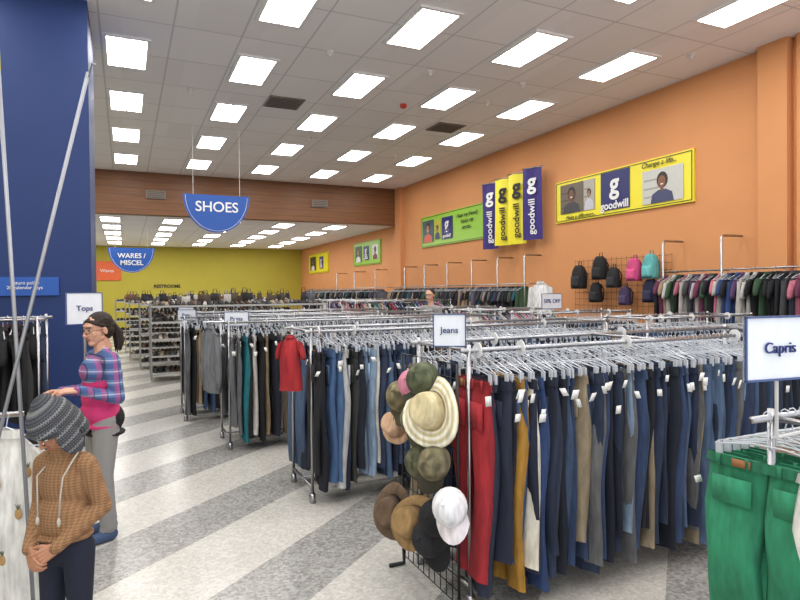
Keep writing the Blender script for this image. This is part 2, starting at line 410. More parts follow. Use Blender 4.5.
for i, (yc, mt, tm) in enumerate(((11.85, M_purple, M_white), (11.33, M_posteryel, M_ink), (10.80, M_posteryel, M_ink), (10.26, M_purple, M_white))):
    e = empty('hanging_banner', (W-.28, yc, 3.44+.02*i), -math.pi/2+.36)
    mb = MB(); n = 14
    top = [[(-.23+.46*j/6, .02*math.sin(j*1.3+i+k*.2), .76-(1.52-.03*(i % 2))*k/n) for j in range(7)] for k in range(n+1)]
    v = [p for r in top for p in r]; f = [(a*7+c, a*7+c+1, (a+1)*7+c+1, (a+1)*7+c) for a in range(n) for c in range(6)]
    mb.add(v, f); mb.tube([(-.25, 0, .77), (.25, 0, .77)], .012, 6, mat=1); mb.tube([(0, 0, .77), (0, .27, .77)], .01, 5, mat=1)
    mb.build('cloth', [mt, M_chrome], e, True)
    text('g', .46, (0, -.035, .47), RX, tm, e, bold=.012); text('goodwill', .22, (.0, -.035, -.25), (math.pi/2, -math.pi/2, 0), tm, e, bold=.003)

# ---------------------------------------------------------------- garments
def pants_template(rng, hi):
    na = 12 if hi else 8; nr = 14 if hi else 7
    V = []; F = []; S = []; X = []
    ph = rng.random()*6; hemw = .075+.035*rng.random()
    drift = (rng.random()-.5)*.05
    n0 = 0
    for side in (-1, 1):
        ph2 = rng.random()*6; dx = (rng.random()-.5)*.03
        for i in range(nr+1):
            t = i/nr
            hw = np.interp(t, [0, .1, .28, .55, 1], [.100, .106, .112, .09, hemw])
            yc = side*np.interp(t, [0, .28, .6, 1], [.1, .108, .1, .088])+drift*t
            th = np.interp(t, [0, .06, .3, .6, 1], [.014, .020, .032, .030, .028])
            xc = dx*t+.010*math.sin(t*7+ph2)
            z = -t
            for j in range(na):
                a = 2*math.pi*j/na
                w = 1+.32*math.sin(3*a+ph2+4*t)+.12*math.sin(9*t+ph+a)
                V.append((xc+th*math.sin(a)*w, yc+hw*math.cos(a)*(1+.04*math.sin(5*t+a+ph)), z+.004*math.sin(a*2)))
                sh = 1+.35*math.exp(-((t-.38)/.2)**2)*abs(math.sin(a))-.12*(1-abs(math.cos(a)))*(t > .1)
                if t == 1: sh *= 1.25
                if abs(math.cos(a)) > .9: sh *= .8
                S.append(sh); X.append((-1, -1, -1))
        F += [(n0+i*na+j, n0+i*na+(j+1) % na, n0+(i+1)*na+(j+1) % na, n0+(i+1)*na+j) for i in range(nr) for j in range(na)]
        F.append(tuple(range(n0, n0+na))); n0 = len(V)
    k = 12
    for (z, m) in ((.012, 1.0), (-.04, 1.04)):
        for j in range(k):
            a = 2*math.pi*j/k
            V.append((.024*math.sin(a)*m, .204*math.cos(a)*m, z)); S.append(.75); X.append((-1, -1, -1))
    F += [(n0+j, n0+(j+1) % k, n0+k+(j+1) % k, n0+k+j) for j in range(k)]
    n0 = len(V)
    def bx(c, s, rotx, col, sh=1, ry=0):
        nonlocal n0
        for sx in (-1, 1):
            for sy in (-1, 1):
                for sz in (-1, 1):
                    V.append((c[0]+sx*s[0]/2+rotx*sz*s[2]/2, c[1]+sy*s[1]/2+ry*sx, c[2]+sz*s[2]/2)); S.append(sh); X.append(col)
        F.extend([tuple(n0+q for q in f) for f in ((0, 1, 3, 2), (4, 6, 7, 5), (0, 4, 5, 1), (2, 3, 7, 6), (0, 2, 6, 4), (1, 5, 7, 3))]); n0 = len(V)
    if hi:
        for side in (-1, 1):
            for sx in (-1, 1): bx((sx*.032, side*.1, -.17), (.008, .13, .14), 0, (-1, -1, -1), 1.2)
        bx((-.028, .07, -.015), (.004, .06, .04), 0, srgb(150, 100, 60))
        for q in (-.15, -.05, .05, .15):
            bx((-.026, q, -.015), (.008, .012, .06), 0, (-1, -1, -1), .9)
    for sd in (-1, 1):
        if rng.random() < .65:
            bx((-.03+.03*rng.random(), sd*(.228+.012*rng.random()), -.04-.14*rng.random()), (.026+.008*rng.random(), .002, .038+.012*rng.random()), 1.1*(rng.random()-.5), (.74, .74, .72), ry=.008*(rng.random()-.5))
    return np.array(V), F, np.array(S), np.array(X)

def shirt_template(rng, hi):
    na = 14 if hi else 8; nr = 12 if hi else 7
    V = []; F = []; S = []; X = []; n0 = 0
    ph = rng.random()*6; long = rng.random() < .5
    for i in range(nr+1):
        t = i/nr
        hw = np.interp(t, [0, .06, .13, .2, .35, 1], [.07, .12, .185, .205, .19, .205+.02*math.sin(ph)])
        th = np.interp(t, [0, .13, .4, 1], [.02, .04, .05, .055])
        for j in range(na):
            a = 2*math.pi*j/na
            w = 1+.35*t*math.sin(4*a+ph+3*t)
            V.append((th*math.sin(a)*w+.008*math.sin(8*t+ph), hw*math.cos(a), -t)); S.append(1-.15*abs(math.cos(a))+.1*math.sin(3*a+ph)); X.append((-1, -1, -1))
    F += [(i*na+j, i*na+(j+1) % na, (i+1)*na+(j+1) % na, (i+1)*na+j) for i in range(nr) for j in range(na)]
    F.append(tuple(range(na))); n0 = len(V)
    for side in (-1, 1):
        ns = 5; L = .8 if long else .3
        for i in range(ns+1):
            t = i/ns
            yc = side*(.175+.06*min(1, t*1.4) + (-.02*t if long else .01)); hw = .055-.02*t*(1 if long else .3); th = .04-.012*t
            for j in range(na):
                a = 2*math.pi*j/na
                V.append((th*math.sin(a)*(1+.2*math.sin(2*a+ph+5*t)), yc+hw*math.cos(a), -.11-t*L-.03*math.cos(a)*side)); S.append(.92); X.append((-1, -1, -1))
        F += [(n0+i*na+j, n0+i*na+(j+1) % na, n0+(i+1)*na+(j+1) % na, n0+(i+1)*na+j) for i in range(ns) for j in range(na)]
        F.append(tuple(range(n0+na*ns, n0+na*(ns+1)))); n0 = len(V)
    for (z, m) in ((.03, .9), (-.02, 1.2)):
        for j in range(10):
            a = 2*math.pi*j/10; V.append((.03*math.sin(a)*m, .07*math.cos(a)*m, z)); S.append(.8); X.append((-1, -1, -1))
    F += [(n0+j, n0+(j+1) % 10, n0+10+(j+1) % 10, n0+10+j) for j in range(10)]
    return np.array(V), F, np.array(S), np.array(X)
PT = {h: [pants_template(R, h) for _ in range(12)] for h in (True, False)}
ST = {h: [shirt_template(R, h) for _ in range(6)] for h in (True, False)}

def put_garment(mb, T, p, yaw, L, col, wscale=1.0, tscale=1.0, tilt=0):
    V, F, S, X = T
    v = V*np.array([tscale, wscale, L])
    if tilt: v[:, 0] += -v[:, 2]*tilt
    c, s = math.cos(yaw), math.sin(yaw)
    out = np.empty_like(v); out[:, 0] = v[:, 0]*c-v[:, 1]*s+p[0]; out[:, 1] = v[:, 0]*s+v[:, 1]*c+p[1]; out[:, 2] = v[:, 2]+p[2]
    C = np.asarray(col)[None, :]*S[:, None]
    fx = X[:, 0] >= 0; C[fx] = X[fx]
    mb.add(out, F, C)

def hanger_mesh(hi):
    mb = MB(); n = 4 if hi else 3
    hook = [(0, .014*math.cos(a), .006+.016*math.sin(a)) for a in (-.5, .5, 1.4, 2.3, 3.1)]+[(0, -.006, -.02), (0, 0, -.045), (0, 0, -.10)]
    mb.tube(hook, .0026, n)
    mb.tube([(0, -.18, -.12), (0, -.05, -.098), (0, .05, -.098), (0, .18, -.12)], .0038, n)
    if hi: mb.tube([(0, -.17, -.11), (0, -.05, -.07), (0, 0, -.055), (0, .05, -.07), (0, .17, -.11)], .003, 3)
    for s in (-1, 1):
        mb.box((0, s*.165, -.138), (.012, .022, .05))
    return np.concatenate(mb.v), mb.f
def hanger_top(hi):
    mb = MB(); n = 4 if hi else 3
    hook = [(0, .014*math.cos(a), .006+.016*math.sin(a)) for a in (-.5, .5, 1.4, 2.3, 3.1)]+[(0, -.006, -.02), (0, 0, -.055)]
    mb.tube(hook, .0028, n)
    mb.tube([(0, -.2, -.14), (0, -.1, -.095), (0, 0, -.055), (0, .1, -.095), (0, .2, -.14)], .005, n)
    mb.tube([(0, -.2, -.14), (0, .2, -.14)], .004, 3)
    return np.concatenate(mb.v), mb.f
HG = {(k, h): (hanger_mesh(h) if k == 'p' else hanger_top(h)) for k in 'ps' for h in (True, False)}
def put_hanger(mb, kind, hi, p, yaw):
    V, F = HG[(kind, hi)]
    c, s = math.cos(yaw), math.sin(yaw)
    out = np.empty_like(V); out[:, 0] = V[:, 0]*c-V[:, 1]*s+p[0]; out[:, 1] = V[:, 0]*s+V[:, 1]*c+p[1]; out[:, 2] = V[:, 2]+p[2]
    mb.add(out, F)

DENIM = [srgb(*c) for c in ((34, 46, 72), (46, 62, 92), (66, 86, 116), (28, 34, 48), (92, 114, 142), (26, 28, 36), (74, 94, 124), (40, 50, 72), (126, 146, 168), (54, 72, 102), (36, 48, 70), (60, 80, 114), (96, 96, 98), (30, 36, 52), (48, 66, 100), (24, 30, 44), (140, 126, 104))]
MIXP = [srgb(*c) for c in ((24, 26, 34), (30, 34, 48), (150, 130, 100), (90, 90, 94), (30, 30, 32), (60, 62, 60), (60, 80, 112), (205, 200, 190), (40, 48, 72), (105, 88, 70), (18, 18, 22), (30, 80, 90), (80, 98, 134), (26, 26, 30))]
TOPS = [srgb(*c) for c in ((20, 20, 24), (30, 34, 50), (150, 50, 60), (200, 196, 190), (44, 68, 116), (190, 110, 130), (60, 60, 64), (170, 146, 124), (40, 94, 110), (100, 44, 72), (200, 196, 192), (24, 24, 28), (24, 26, 34), (56, 86, 62), (18, 18, 20), (80, 56, 96), (34, 34, 38), (90, 94, 104))]

def fill(mbC, mbH, p0, p1, kind, pal, spacing=.055, hi=False, first=(), Lr=None, seed=0, yv=.17):
    rg = random.Random(seed)
    p0 = Vector(p0); p1 = Vector(p1); L = (p1-p0).length; d = (p1-p0)/L; base = math.atan2(d.y, d.x)
    s = .03; i = 0
    while s < L-.03:
        p = p0+d*s
        yaw = base+rg.uniform(-yv, yv)
        col = first[i] if i < len(first) else rg.choice(pal)
        k = .8+.4*rg.random(); col = tuple(min(.9, c*k) for c in col)
        if rg.random() < .5: yaw += math.pi
        put_hanger(mbH, 'p' if kind == 'p' else 's', hi, p, yaw+rg.uniform(-.1, .1))
        if kind == 'p':
            ln = rg.uniform(*(Lr or (.92, 1.14)))
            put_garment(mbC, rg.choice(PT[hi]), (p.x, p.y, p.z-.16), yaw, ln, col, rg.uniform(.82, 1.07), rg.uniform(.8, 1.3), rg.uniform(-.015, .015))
        else:
            ln = rg.uniform(*(Lr or (.6, .75)))
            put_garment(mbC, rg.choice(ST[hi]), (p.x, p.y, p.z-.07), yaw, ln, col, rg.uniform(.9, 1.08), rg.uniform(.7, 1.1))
        s += spacing*rg.uniform(.75, 1.25); i += 1

def rack_frame(mb, x0, x1, y0, y1, z, over=.05):
    for y in (y0, y1):
        mb.tube([(x0-over, y, z), (x1+.05, y, z)], .0125, 8)
        for x in (x0, x1):
            mb.tube([(x, y, .06), (x, y, z+.03)], .013, 8)
            mb.tube([(x, y, .075), (x, y, .0)], .026, 8)
    for x in (x0, x1, (x0+x1)/2):
        mb.tube([(x, y0, z), (x, y1, z)], .011, 6)
        if x != (x0+x1)/2: mb.tube([(x, y0, .12), (x, y1, .12)], .013, 6)
    mb.tube([(x0, (y0+y1)/2, .12), (x1, (y0+y1)/2, .12)], .012, 6)

def ring_dividers(mb, pts):
    for p in pts:
        mb.tube([(p[0]-.003, p[1], p[2]), (p[0]+.003, p[1], p[2])], .042, 16, (.72, .72, .72))

def card_sign(parent, x, y, zb, txt, w=.28, h=.19, yaw=0, ts=.07, stem=.12):
    e = empty('sign_card', (x, y, zb), yaw, parent)
    mb = MB(); mb.box((0, 0, h/2), (w, .006, h), (.74, .77, .82)); t = .006
    for q in (((0, -.003, h-t/2), (w, .010, t)), ((0, -.003, t/2), (w, .010, t)), ((-w/2+t/2, -.003, h/2), (t, .010, h)), ((w/2-t/2, -.003, h/2), (t, .010, h))):
        mb.box(q[0], q[1], srgb(60, 80, 130))
    mb.tube([(0, .004, 0), (0, .004, -stem)], .006, 6, (.5, .5, .5))
    mb.build('card', [M_hard], e)
    text(txt, ts, (0, -.008, h*.5), RX, M_textblue, e)

def rack(x0, x1, y0, z, kind, pal, hi=False, first=(), name='clothes_rack', seed=0, spacing=.055, dy=.6, first2=(), signs=(), Lr=None, over=.05):
    e = empty(name)
    fr = MB(); rack_frame(fr, x0, x1, y0, y0+dy, z, over); fr.build('frame', [M_chrome], e, True)
    c = MB(); h = MB(); xs = x0-(over-.05)
    fill(c, h, (xs, y0, z), (x1, y0, z), kind, pal, spacing, hi, first, Lr, seed)
    fill(c, h, (xs, y0+dy, z), (x1, y0+dy, z), kind, pal, spacing*1.1, hi and y0 < 5, first2, Lr, seed+1)
    c.build('garments', [M_cloth], e, True); h.build('hangers', [M_hanger], e)
    rd = MB()
    ring_dividers(rd, [(x0+(x1-x0)*f, y0, z) for f in (.02, .12, .4, .75)]+[(x0+(x1-x0)*f, y0+dy, z) for f in (.2, .6)])
    rd.build('size_rings', [M_hard], e)
    for sg in signs: card_sign(e, *sg)
    return e
RZ = 1.385
RED = srgb(150, 36, 44)
r1 = rack(1.66, 4.45, 2.75, RZ, 'p', DENIM, True, (RED, srgb(40, 46, 66), srgb(35, 40, 60), srgb(30, 34, 50), srgb(60, 78, 110), srgb(190, 140, 56), srgb(215, 210, 195), srgb(28, 34, 52), srgb(40, 60, 100)),
          'jeans_rack', 11, .042, signs=((1.60, 2.85, 1.40, 'Jeans', .18, .18, -.6, .048, .07),))
r2 = rack(1.36, 4.45, 4.7, RZ, 'p', MIXP[:2]+DENIM+MIXP, True, (srgb(26, 26, 30), srgb(22, 24, 34), srgb(70, 98, 138), srgb(80, 110, 150), srgb(200, 200, 200), srgb(30, 36, 60)), 'pants_rack', 21, .047)
r3 = rack(1.02, 4.45, 6.7, RZ, 'p', MIXP, False, (srgb(110, 112, 116),)*2+(srgb(30, 120, 130), srgb(30, 30, 34), srgb(190, 185, 180)), 'pants_rack', 31, .055, signs=((1.12, 6.8, 1.34, 'Pants', .27, .16, -.4, .065, .0),))
r4 = rack(.72, 4.45, 8.5, RZ, 'p', MIXP, False, (), 'pants_rack', 41, .06, signs=((.76, 8.6, 1.34, 'Pants', .25, .15, -.4, .06, 0),))
r5 = rack(.9, 4.45, 10.3, RZ, 'p', MIXP, False, (), 'pants_rack', 51, .065, signs=((.9, 10.3, 1.34, 'Pants', .25, .15, -.4, .06, 0),))
for i, (y, pal) in enumerate(((2.9, DENIM), (4.8, DENIM), (6.7, MIXP), (8.5, TOPS), (10.3, TOPS))):
    er = rack(5.15, 6.85, y, RZ, 'p' if i < 3 else 's', pal, False, (), 'clothes_rack', 60+i*3, .06)
    if i == 2: card_sign(er, 5.55, 6.9, 1.44, '50% OFF', .36, .22, 0, .08, .05)
for i, y in enumerate((12.4, 14.2, 16.0)):
    rack(4.6, 7.0, y, 1.5, 's', TOPS, False, (), 'clothes_rack', 90+i*3, .08)

e = rack(2.0, 3.4, 1.0, 1.26, 'p', [srgb(215, 212, 205), srgb(60, 110, 90), srgb(190, 150, 120), srgb(40, 60, 100), srgb(225, 225, 225)], True,
     (srgb(218, 216, 212), srgb(214, 210, 204), srgb(210, 205, 198)), 'capris_rack', 77, .042, dy=.33, first2=(srgb(44, 132, 96), srgb(38, 122, 88), srgb(30, 112, 80), srgb(28, 110, 78)), Lr=(.6, .8), over=.10)
card_sign(e, 1.745, 1.14, 1.43, 'Capris', .26, .19, -.12, .046, 0)
mb = MB(); mb.tube([(1.745, 1.145, 1.43), (1.745, 1.145, 1.26), (2.0, 1.16, 1.26)], .006, 6, (.5, .5, .5)); mb.build('sign_arm', [M_hard], e)

# ---------------------------------------------------------------- hats & gridwall
def MM(loc, axis, spin=0, s=1):
    z = Vector(axis).normalized(); q = z.to_track_quat('Z', 'Y')
    return Matrix.Translation(loc) @ q.to_matrix().to_4x4() @ Matrix.Rotation(spin, 4, 'Z') @ Matrix.Scale(s, 4)
gw = empty('hat_display_grid')
mb = MB(); gx = 1.56
for i in range(11): mb.tube([(gx, 2.70+i*.068, .06), (gx, 2.70+i*.068, 1.32)], .003 if i % 10 else .008, 5)
for i in range(18): mb.tube([(gx, 2.70, .06+i*.0741), (gx, 3.38, .06+i*.0741)], .003, 5)
for y in (2.70, 3.38): mb.tube([(gx-.10, y, .012), (gx+.0, y, .012), (gx, y, .1)], .012, 6)
mb.build('wire_grid', [M_black], gw, True)
def brim_hat(M, crown, band, r=.17, ch=.11, stripes=None, name='hat', wave=1.2, cr=.094):
    mb = MB()
    prof = [(.001, ch*.88), (cr*.32, ch*.9), (cr*.64, ch), (cr*.8, ch*.93), (cr*.9, ch*.6), (cr*.98, ch*.15), (cr, .0), (cr, 0.0)]
    cols = [crown]*5+[band, band, crown]
    nb = 10
    for i in range(1, nb+1):
        t = i/nb; prof.append((cr+(r-cr)*t, -.012*t*t+.006*math.sin(t*3)))
        cols.append(crown if not stripes or (i//2) % 2 else stripes)
    prof.append((r, -.016)); cols.append(crown); prof.append((cr, -.006)); cols.append(crown)
    mb.lathe(prof, 28, mat=0, M=M, cols=cols, wave=wave, sy=1.12)
    return mb.build(name, [M_cloth], gw, True)
def cap(M, c, bill, name='baseball_cap', seed=0):
    mb = MB(); rg = random.Random(seed)
    prof = [(.085, -.005)]+[(.088*math.cos(t), .11*math.sin(t)) for t in [i*math.pi/2/9*.99 for i in range(10)]]
    n = 22; rings = []; cc = []
    camo = name.startswith('camo')
    for (r_, z_) in prof:
        rings.append([(r_*math.cos(2*math.pi*j/n), r_*1.1*math.sin(2*math.pi*j/n), z_) for j in range(n)])
        for j in range(n):
            k = math.sin(j*1.1+z_*70+seed)+math.sin(j*.55-z_*110+seed*2)
            cc.append(tuple(q*(.5 if k > .8 else 1.25 if k < -.6 else .85) for q in c) if camo else c)
    mb.loft(rings, np.array(cc), 0, M)
    mb.lathe([(.01, .108), (.01, .117)], 8, c, M=M)
    n = 9; rings = []
    for k in range(6):
        t = k/5; row = []
        for j in range(n):
            a = math.pi*(.12+.76*j/(n-1))
            x = -math.cos(a)*(.086+.005*t); y = -(math.sin(a)*.094+.08*t*math.sin(a)**.6)
            row.append((x, y, .004-.022*t-x*x))
        rings.append(row)
    v = [p for r in rings for p in r]; v2 = [(p[0], p[1], p[2]-.004) for p in v]
    f = [(k*n+j, k*n+j+1, (k+1)*n+j+1, (k+1)*n+j) for k in range(5) for j in range(n-1)]
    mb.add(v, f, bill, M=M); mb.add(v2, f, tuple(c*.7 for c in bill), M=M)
    return mb.build(name, [M_cloth], gw, True)
STRAW = srgb(204, 190, 150)
brim_hat(MM((1.46, 2.81, 1.07), (-.85, -.45, .30), .3), STRAW, srgb(170, 150, 110), .172, .10, srgb(240, 236, 218), 'striped_sun_hat')
cap(MM((1.47, 3.0, .98), (-.8, -.5, .5), .5), srgb(110, 108, 84), srgb(70, 68, 52), 'camouflage_cap', 1)
cap(MM((1.47, 2.78, .80), (-.8, -.5, .3), -.4), srgb(118, 110, 84), srgb(58, 54, 42), 'camouflage_cap', 2)
cap(MM((1.47, 2.94, .76), (-.8, -.5, .3), .7), srgb(88, 90, 66), srgb(48, 50, 38), 'camouflage_cap', 3)
cap(MM((1.44, 2.57, .64), (-.7, -.6, .4), .2), srgb(222, 222, 226), srgb(222, 214, 218))
brim_hat(MM((1.43, 3.24, .40), (-.85, -.45, .2), .4), srgb(100, 80, 62), srgb(40, 28, 22), .15, .10, None, 'brown_fedora', cr=.085)
brim_hat(MM((1.43, 2.99, .42), (-.85, -.4, .35), -.5), srgb(150, 120, 78), srgb(96, 68, 44), .14, .10, None, 'tan_fedora', cr=.085)
cap(MM((1.46, 2.76, .52), (-.8, -.5, .3), .1), srgb(20, 20, 24), srgb(16, 16, 20))
cap(MM((1.46, 2.84, .38), (-.8, -.5, .3), .6), srgb(30, 30, 34), srgb(20, 20, 24))
cap(MM((1.48, 3.04, 1.17), (-.8, -.5, .5), .9), srgb(196, 124, 146), srgb(180, 100, 126))
brim_hat(MM((1.47, 3.28, .90), (-.8, -.5, .4), .5), srgb(196, 160, 130), srgb(160, 120, 90), .10, .09, None, 'small_sun_hat', cr=.07)
cap(MM((1.48, 3.22, 1.08), (-.8, -.5, .5), .2), srgb(124, 114, 84), srgb(76, 68, 50), 'camouflage_cap', 4)
cap(MM((1.48, 2.93, 1.22), (-.8, -.5, .5), -.5), srgb(84, 90, 66), srgb(54, 56, 44), 'camouflage_cap', 5)

c = MB(); put_garment(c, ST[True][0], (1.17, 4.62, 1.36), .9, .42, srgb(160, 36, 42), .42, 1.1)
c.tube([(1.17, 4.62, 1.36), (1.36, 4.7, RZ)], .004, 5, (.4, .4, .4)); c.build('red_garment', [M_cloth], r2, True)
c = MB(); put_garment(c, ST[True][1], (.86, 6.95, 1.33), .25, .72, srgb(120, 122, 126), 1.0, 1.0); c.build('polo_shirt', [M_cloth], r3, True)
h = MB(); put_hanger(h, 's', True, (.86, 6.95, 1.385), .25); h.tube([(1.02, 6.95, 1.385), (.78, 6.95, 1.385)], .012, 6); h.build('hanger_arm', [M_chrome], r3)

# ---------------------------------------------------------------- clothes along right wall
e = empty('tall_clothes_rail'); c = MB(); h = MB(); fr = MB()
DK = TOPS[:2]+TOPS[6:9]+TOPS[11:]
def seg(ya, yb, z, pal, sp, Lr, seed):
    fill(c, h, (7.62, ya, z), (7.62, yb, z), 's', pal, sp, False, (), Lr, seed)
    fr.tube([(7.62, ya, z), (7.62, yb, z)], .013, 6)
    yy = ya
    while yy <= yb+.01: fr.tube([(7.62, yy, z), (W-.04, yy, z)], .01, 5); yy += (yb-ya)/4
def finish(ups):
    global c, h, fr
    for y in ups: fr.tube([(7.58, y, 0.0), (7.58, y, 2.42), (7.62, y, 2.45), (W-.04, y, 2.45)], .018, 6)
    c.build('garments', [M_cloth], e, True); h.build('hangers', [M_hanger], e); fr.build('uprights', [M_chrome], e, True)
seg(3.3, 6.85, 1.97, TOPS, .07, (.62, .8), 33); seg(3.3, 6.85, 1.0, TOPS, .1, (.55, .7), 36)
finish((4.6, 5.75, 6.75))
e = empty('tall_clothes_rail'); c = MB(); h = MB(); fr = MB()
seg(10.3, 13.8, 1.85, DK, .07, (.62, .8), 109); seg(13.8, 17.0, 1.85, DK, .07, (.62, .8), 138)
finish((10.3, 11.3, 12.4, 13.6, 14.9, 16.2))
e = empty('tall_clothes_rail'); c = MB(); h = MB(); fr = MB()
seg(18, 27, 1.85, DK, .1, (.55, .7), 183)
finish((18.5, 20.5, 22.5))
e = empty('low_clothes_rail'); c = MB(); h = MB(); fr = MB()
seg(7.2, 9.7, 1.0, TOPS, .1, (.55, .7), 77)
fr.tube([(7.62, 7.2, 0), (7.62, 7.2, 1.0)], .018, 6); fr.tube([(7.62, 9.7, 0), (7.62, 9.7, 1.0)], .018, 6)
finish(())
e = empty('white_t_shirt'); c = MB(); put_garment(c, ST[True][2], (7.1, 9.15, 1.85), .45, .7, srgb(222, 222, 222), 1.05, 1.0)
c.build('shirt', [M_cloth], e, True); h = MB(); h.tube([(7.1, 9.15, 0), (7.1, 9.15, 1.9)], .015, 8); h.lathe([(.2, 0), (.2, .02), (.03, .03)], 16, M=Matrix.Translation((7.1, 9.15, 0))); put_hanger(h, 's', True, (7.1, 9.15, 1.88), .45); h.build('stand', [M_chrome], e)

def backpack(y, z, col, s=1.0, x=7.80, name='backpack'):
    e = empty(name, (x, y, z), -math.pi/2)
    mb = MB(); rings = []
    n = 20
    for i in range(9):
        t = i/8; zz = (-.2+.4*t)*s
        w = (.14*(1-.45*(max(0, t-.6)/.4)**2*1.2))*s; d = .085*s*(1-.5*t*t)
        rings.append([(w*math.copysign(abs(math.cos(a))**.5, math.cos(a)), d*math.copysign(abs(math.sin(a))**.6, math.sin(a)), zz) for a in [2*math.pi*j/n for j in range(n)]])
    mb.loft(rings, col)
    rings = []
    for i in range(5):
        t = i/4; zz = (-.17+.18*t)*s
        rings.append([(.1*s*math.copysign(abs(math.cos(a))**.5, math.cos(a)), -.08*s+.045*s*math.sin(a)*(1-.2*t), zz) for a in [2*math.pi*j/12 for j in range(12)]])
    mb.loft(rings, tuple(c*1.3+.01 for c in col))
    mb.tube([(-.03*s, .03, .18*s), (-.03*s, .03, .26*s), (.03*s, .03, .26*s), (.03*s, .03, .18*s)], .008, 5, tuple(c*.6 for c in col))
    for sx in (-1, 1): mb.tube([(sx*.06*s, .06, .17*s), (sx*.09*s, .11, .05*s), (sx*.09*s, .09, -.17*s)], .012, 5, tuple(c*.7 for c in col))
    mb.build('bag_body', [M_cloth], e, True)
e = empty('bag_display_grid'); mb = MB()
for i in range(20): mb.tube([(8.0, 6.95+i*.12, 1.3), (8.0, 6.95+i*.12, 2.3)], .003, 4)
for i in range(9): mb.tube([(8.0, 6.95, 1.3+i*.12), (8.0, 9.25, 1.3+i*.12)], .003, 4)
mb.build('wire_grid', [M_black], e)
for (y, z, cc, sc) in ((8.35, 2.1, (22, 22, 26), 1.05), (8.02, 1.92, (30, 30, 34), .9), (7.55, 2.04, (190, 70, 120), .95), (7.2, 2.08, (90, 160, 160), 1.0), (8.45, 1.66, (24, 24, 26), .9), (7.75, 1.60, (60, 46, 80), .8), (7.2, 1.68, (26, 28, 60), .95), (8.9, 1.95, (28, 28, 30), 1.1)):
    backpack(y, z, srgb(*cc), sc)

# ---------------------------------------------------------------- shoe shelving
SHC = [srgb(*c) for c in ((25, 22, 22), (60, 40, 28), (170, 165, 160), (90, 64, 46), (30, 30, 40), (70, 60, 50), (140, 122, 104), (80, 80, 85), (20, 20, 20), (40, 34, 34))]
def shoe(mb, x, y, z, ang, col):
    rings = []; n = 8
    st = [(-.12, .025, .06), (-.11, .035, .085), (-.05, .036, .08), (.0, .036, .06), (.06, .045, .045), (.12, .036, .035), (.14, .012, .02)]
    for (l, w, h) in st:
        rings.append([(l, w*math.cos(a), h*.5+h*.5*math.sin(a)) for a in [2*math.pi*j/n for j in range(n)]])
    M = Matrix.Translation((x, y, z+.005)) @ Matrix.Rotation(ang, 4, 'Z')
    mb.loft(rings, col, 0, M)
    mb.box((0.01, 0, .006), (.27, .075, .012), tuple(c*.5+.06 for c in col), 0, M)
def shoe_shelf(x0, x1, y, seed, hgt=1.5, name='shoe_shelf'):
    rg = random.Random(seed); L = x1-x0
    e = empty(name, (x0, y, 0))
    f = MB(); s = MB()
    nb = max(1, round(L/1.2)); levels = [.15, .48, .81, 1.14, 1.45]
    for i in range(nb+1):
        xx = L*i/nb
        for yy in (-.38, 0, .38): f.tube([(xx, yy, 0), (xx, yy, hgt+(.05 if yy == 0 else 0))], .015, 5, (.3, .3, .3))
    for z in levels:
        f.box((L/2, 0, z), (L, .8, .015), (.32, .32, .31))
        for yy in (-.4, .4): f.box((L/2, yy, z+.01), (L, .008, .035), (.42, .42, .41))
        for yy in (-.24, .24):
            q = .08
            while q < L-.06:
                shoe(s, q, yy+rg.uniform(-.02, .02), z+.015, (-1 if yy < 0 else 1)*math.pi/2+rg.uniform(-.15, .15), rg.choice(SHC)); q += rg.uniform(.09, .12)
        for k in range(2): shoe(s, .14, -.1+k*.2, z+.015, math.pi+rg.uniform(-.1, .1), rg.choice(SHC))
    for i in range(int(L*3)):
        x = rg.uniform(.1, L-.1); c = rg.choice(SHC); hh = rg.uniform(.08, .13); y2 = 0
        w2 = rg.uniform(.07, .12)
        rr = [[(x+w2*(1-.25*t)*math.copysign(abs(math.cos(a))**.5, math.cos(a)), y2+.06*(1-.5*t)*math.sin(a), 1.465+2*hh*t) for a in [2*math.pi*j/10 for j in range(10)]] for t in (0, .5, 1)]
        s.loft(rr, c)
        s.tube([(x-.05, y2, 1.46+hh*2), (x-.03, y2, 1.46+hh*2.8), (x+.03, y2, 1.46+hh*2.8), (x+.05, y2, 1.46+hh*2)], .008, 4, c)
    f.build('frame', [M_hard], e); s.build('shoes_and_bags', [M_cloth], e, True)
for i, (x, y) in enumerate(((.45, 12.9), (.3, 15.0), (.1, 17.2), (0, 19.6), (-.3, 22.5))):
    shoe_shelf(x, 4.0 if i < 3 else 5, y, 200+i)
shoe_shelf(.75, 5.5, 25.5, 301, name='wares_shelf')
for i, (x, y) in enumerate(((-5.5, 13.0), (-5.5, 17.0), (-5.5, 21.0))):
    shoe_shelf(x, -1.2, y, 310+i, name='wares_shelf')

# ---------------------------------------------------------------- left side fixtures
rack(-3.0, -.66, 5.75, 1.5, 's', [srgb(18, 18, 22), srgb(30, 30, 36), srgb(60, 36, 48), srgb(34, 50, 80), srgb(24, 24, 28)], False, (srgb(22, 22, 26),)*4, 'clothes_rack', 401, .07)
e = empty('sign_stand'); mb = MB(); mb.tube([(-.29, 5.3, 0), (-.29, 5.3, 1.5)], .012, 8); mb.lathe([(.16, 0), (.16, .02), (.02, .03)], 16, M=Matrix.Translation((-.29, 5.3, 0))); mb.build('post', [M_chrome], e)
card_sign(e, -.29, 5.3, 1.47, 'Tops', .27, .25, .4, .06, .1)
RY = 3.45
e = empty('clothes_rack'); mb = MB()
mb.tube([(-2.2, RY, 1.12), (-.46, RY, 1.12)], .0135, 8)
for x in (-2.2, -.58): mb.tube([(x, RY, 0), (x, RY, 1.12)], .014, 8); mb.tube([(x, RY-.25, .03), (x, RY+.25, .03)], .016, 6)
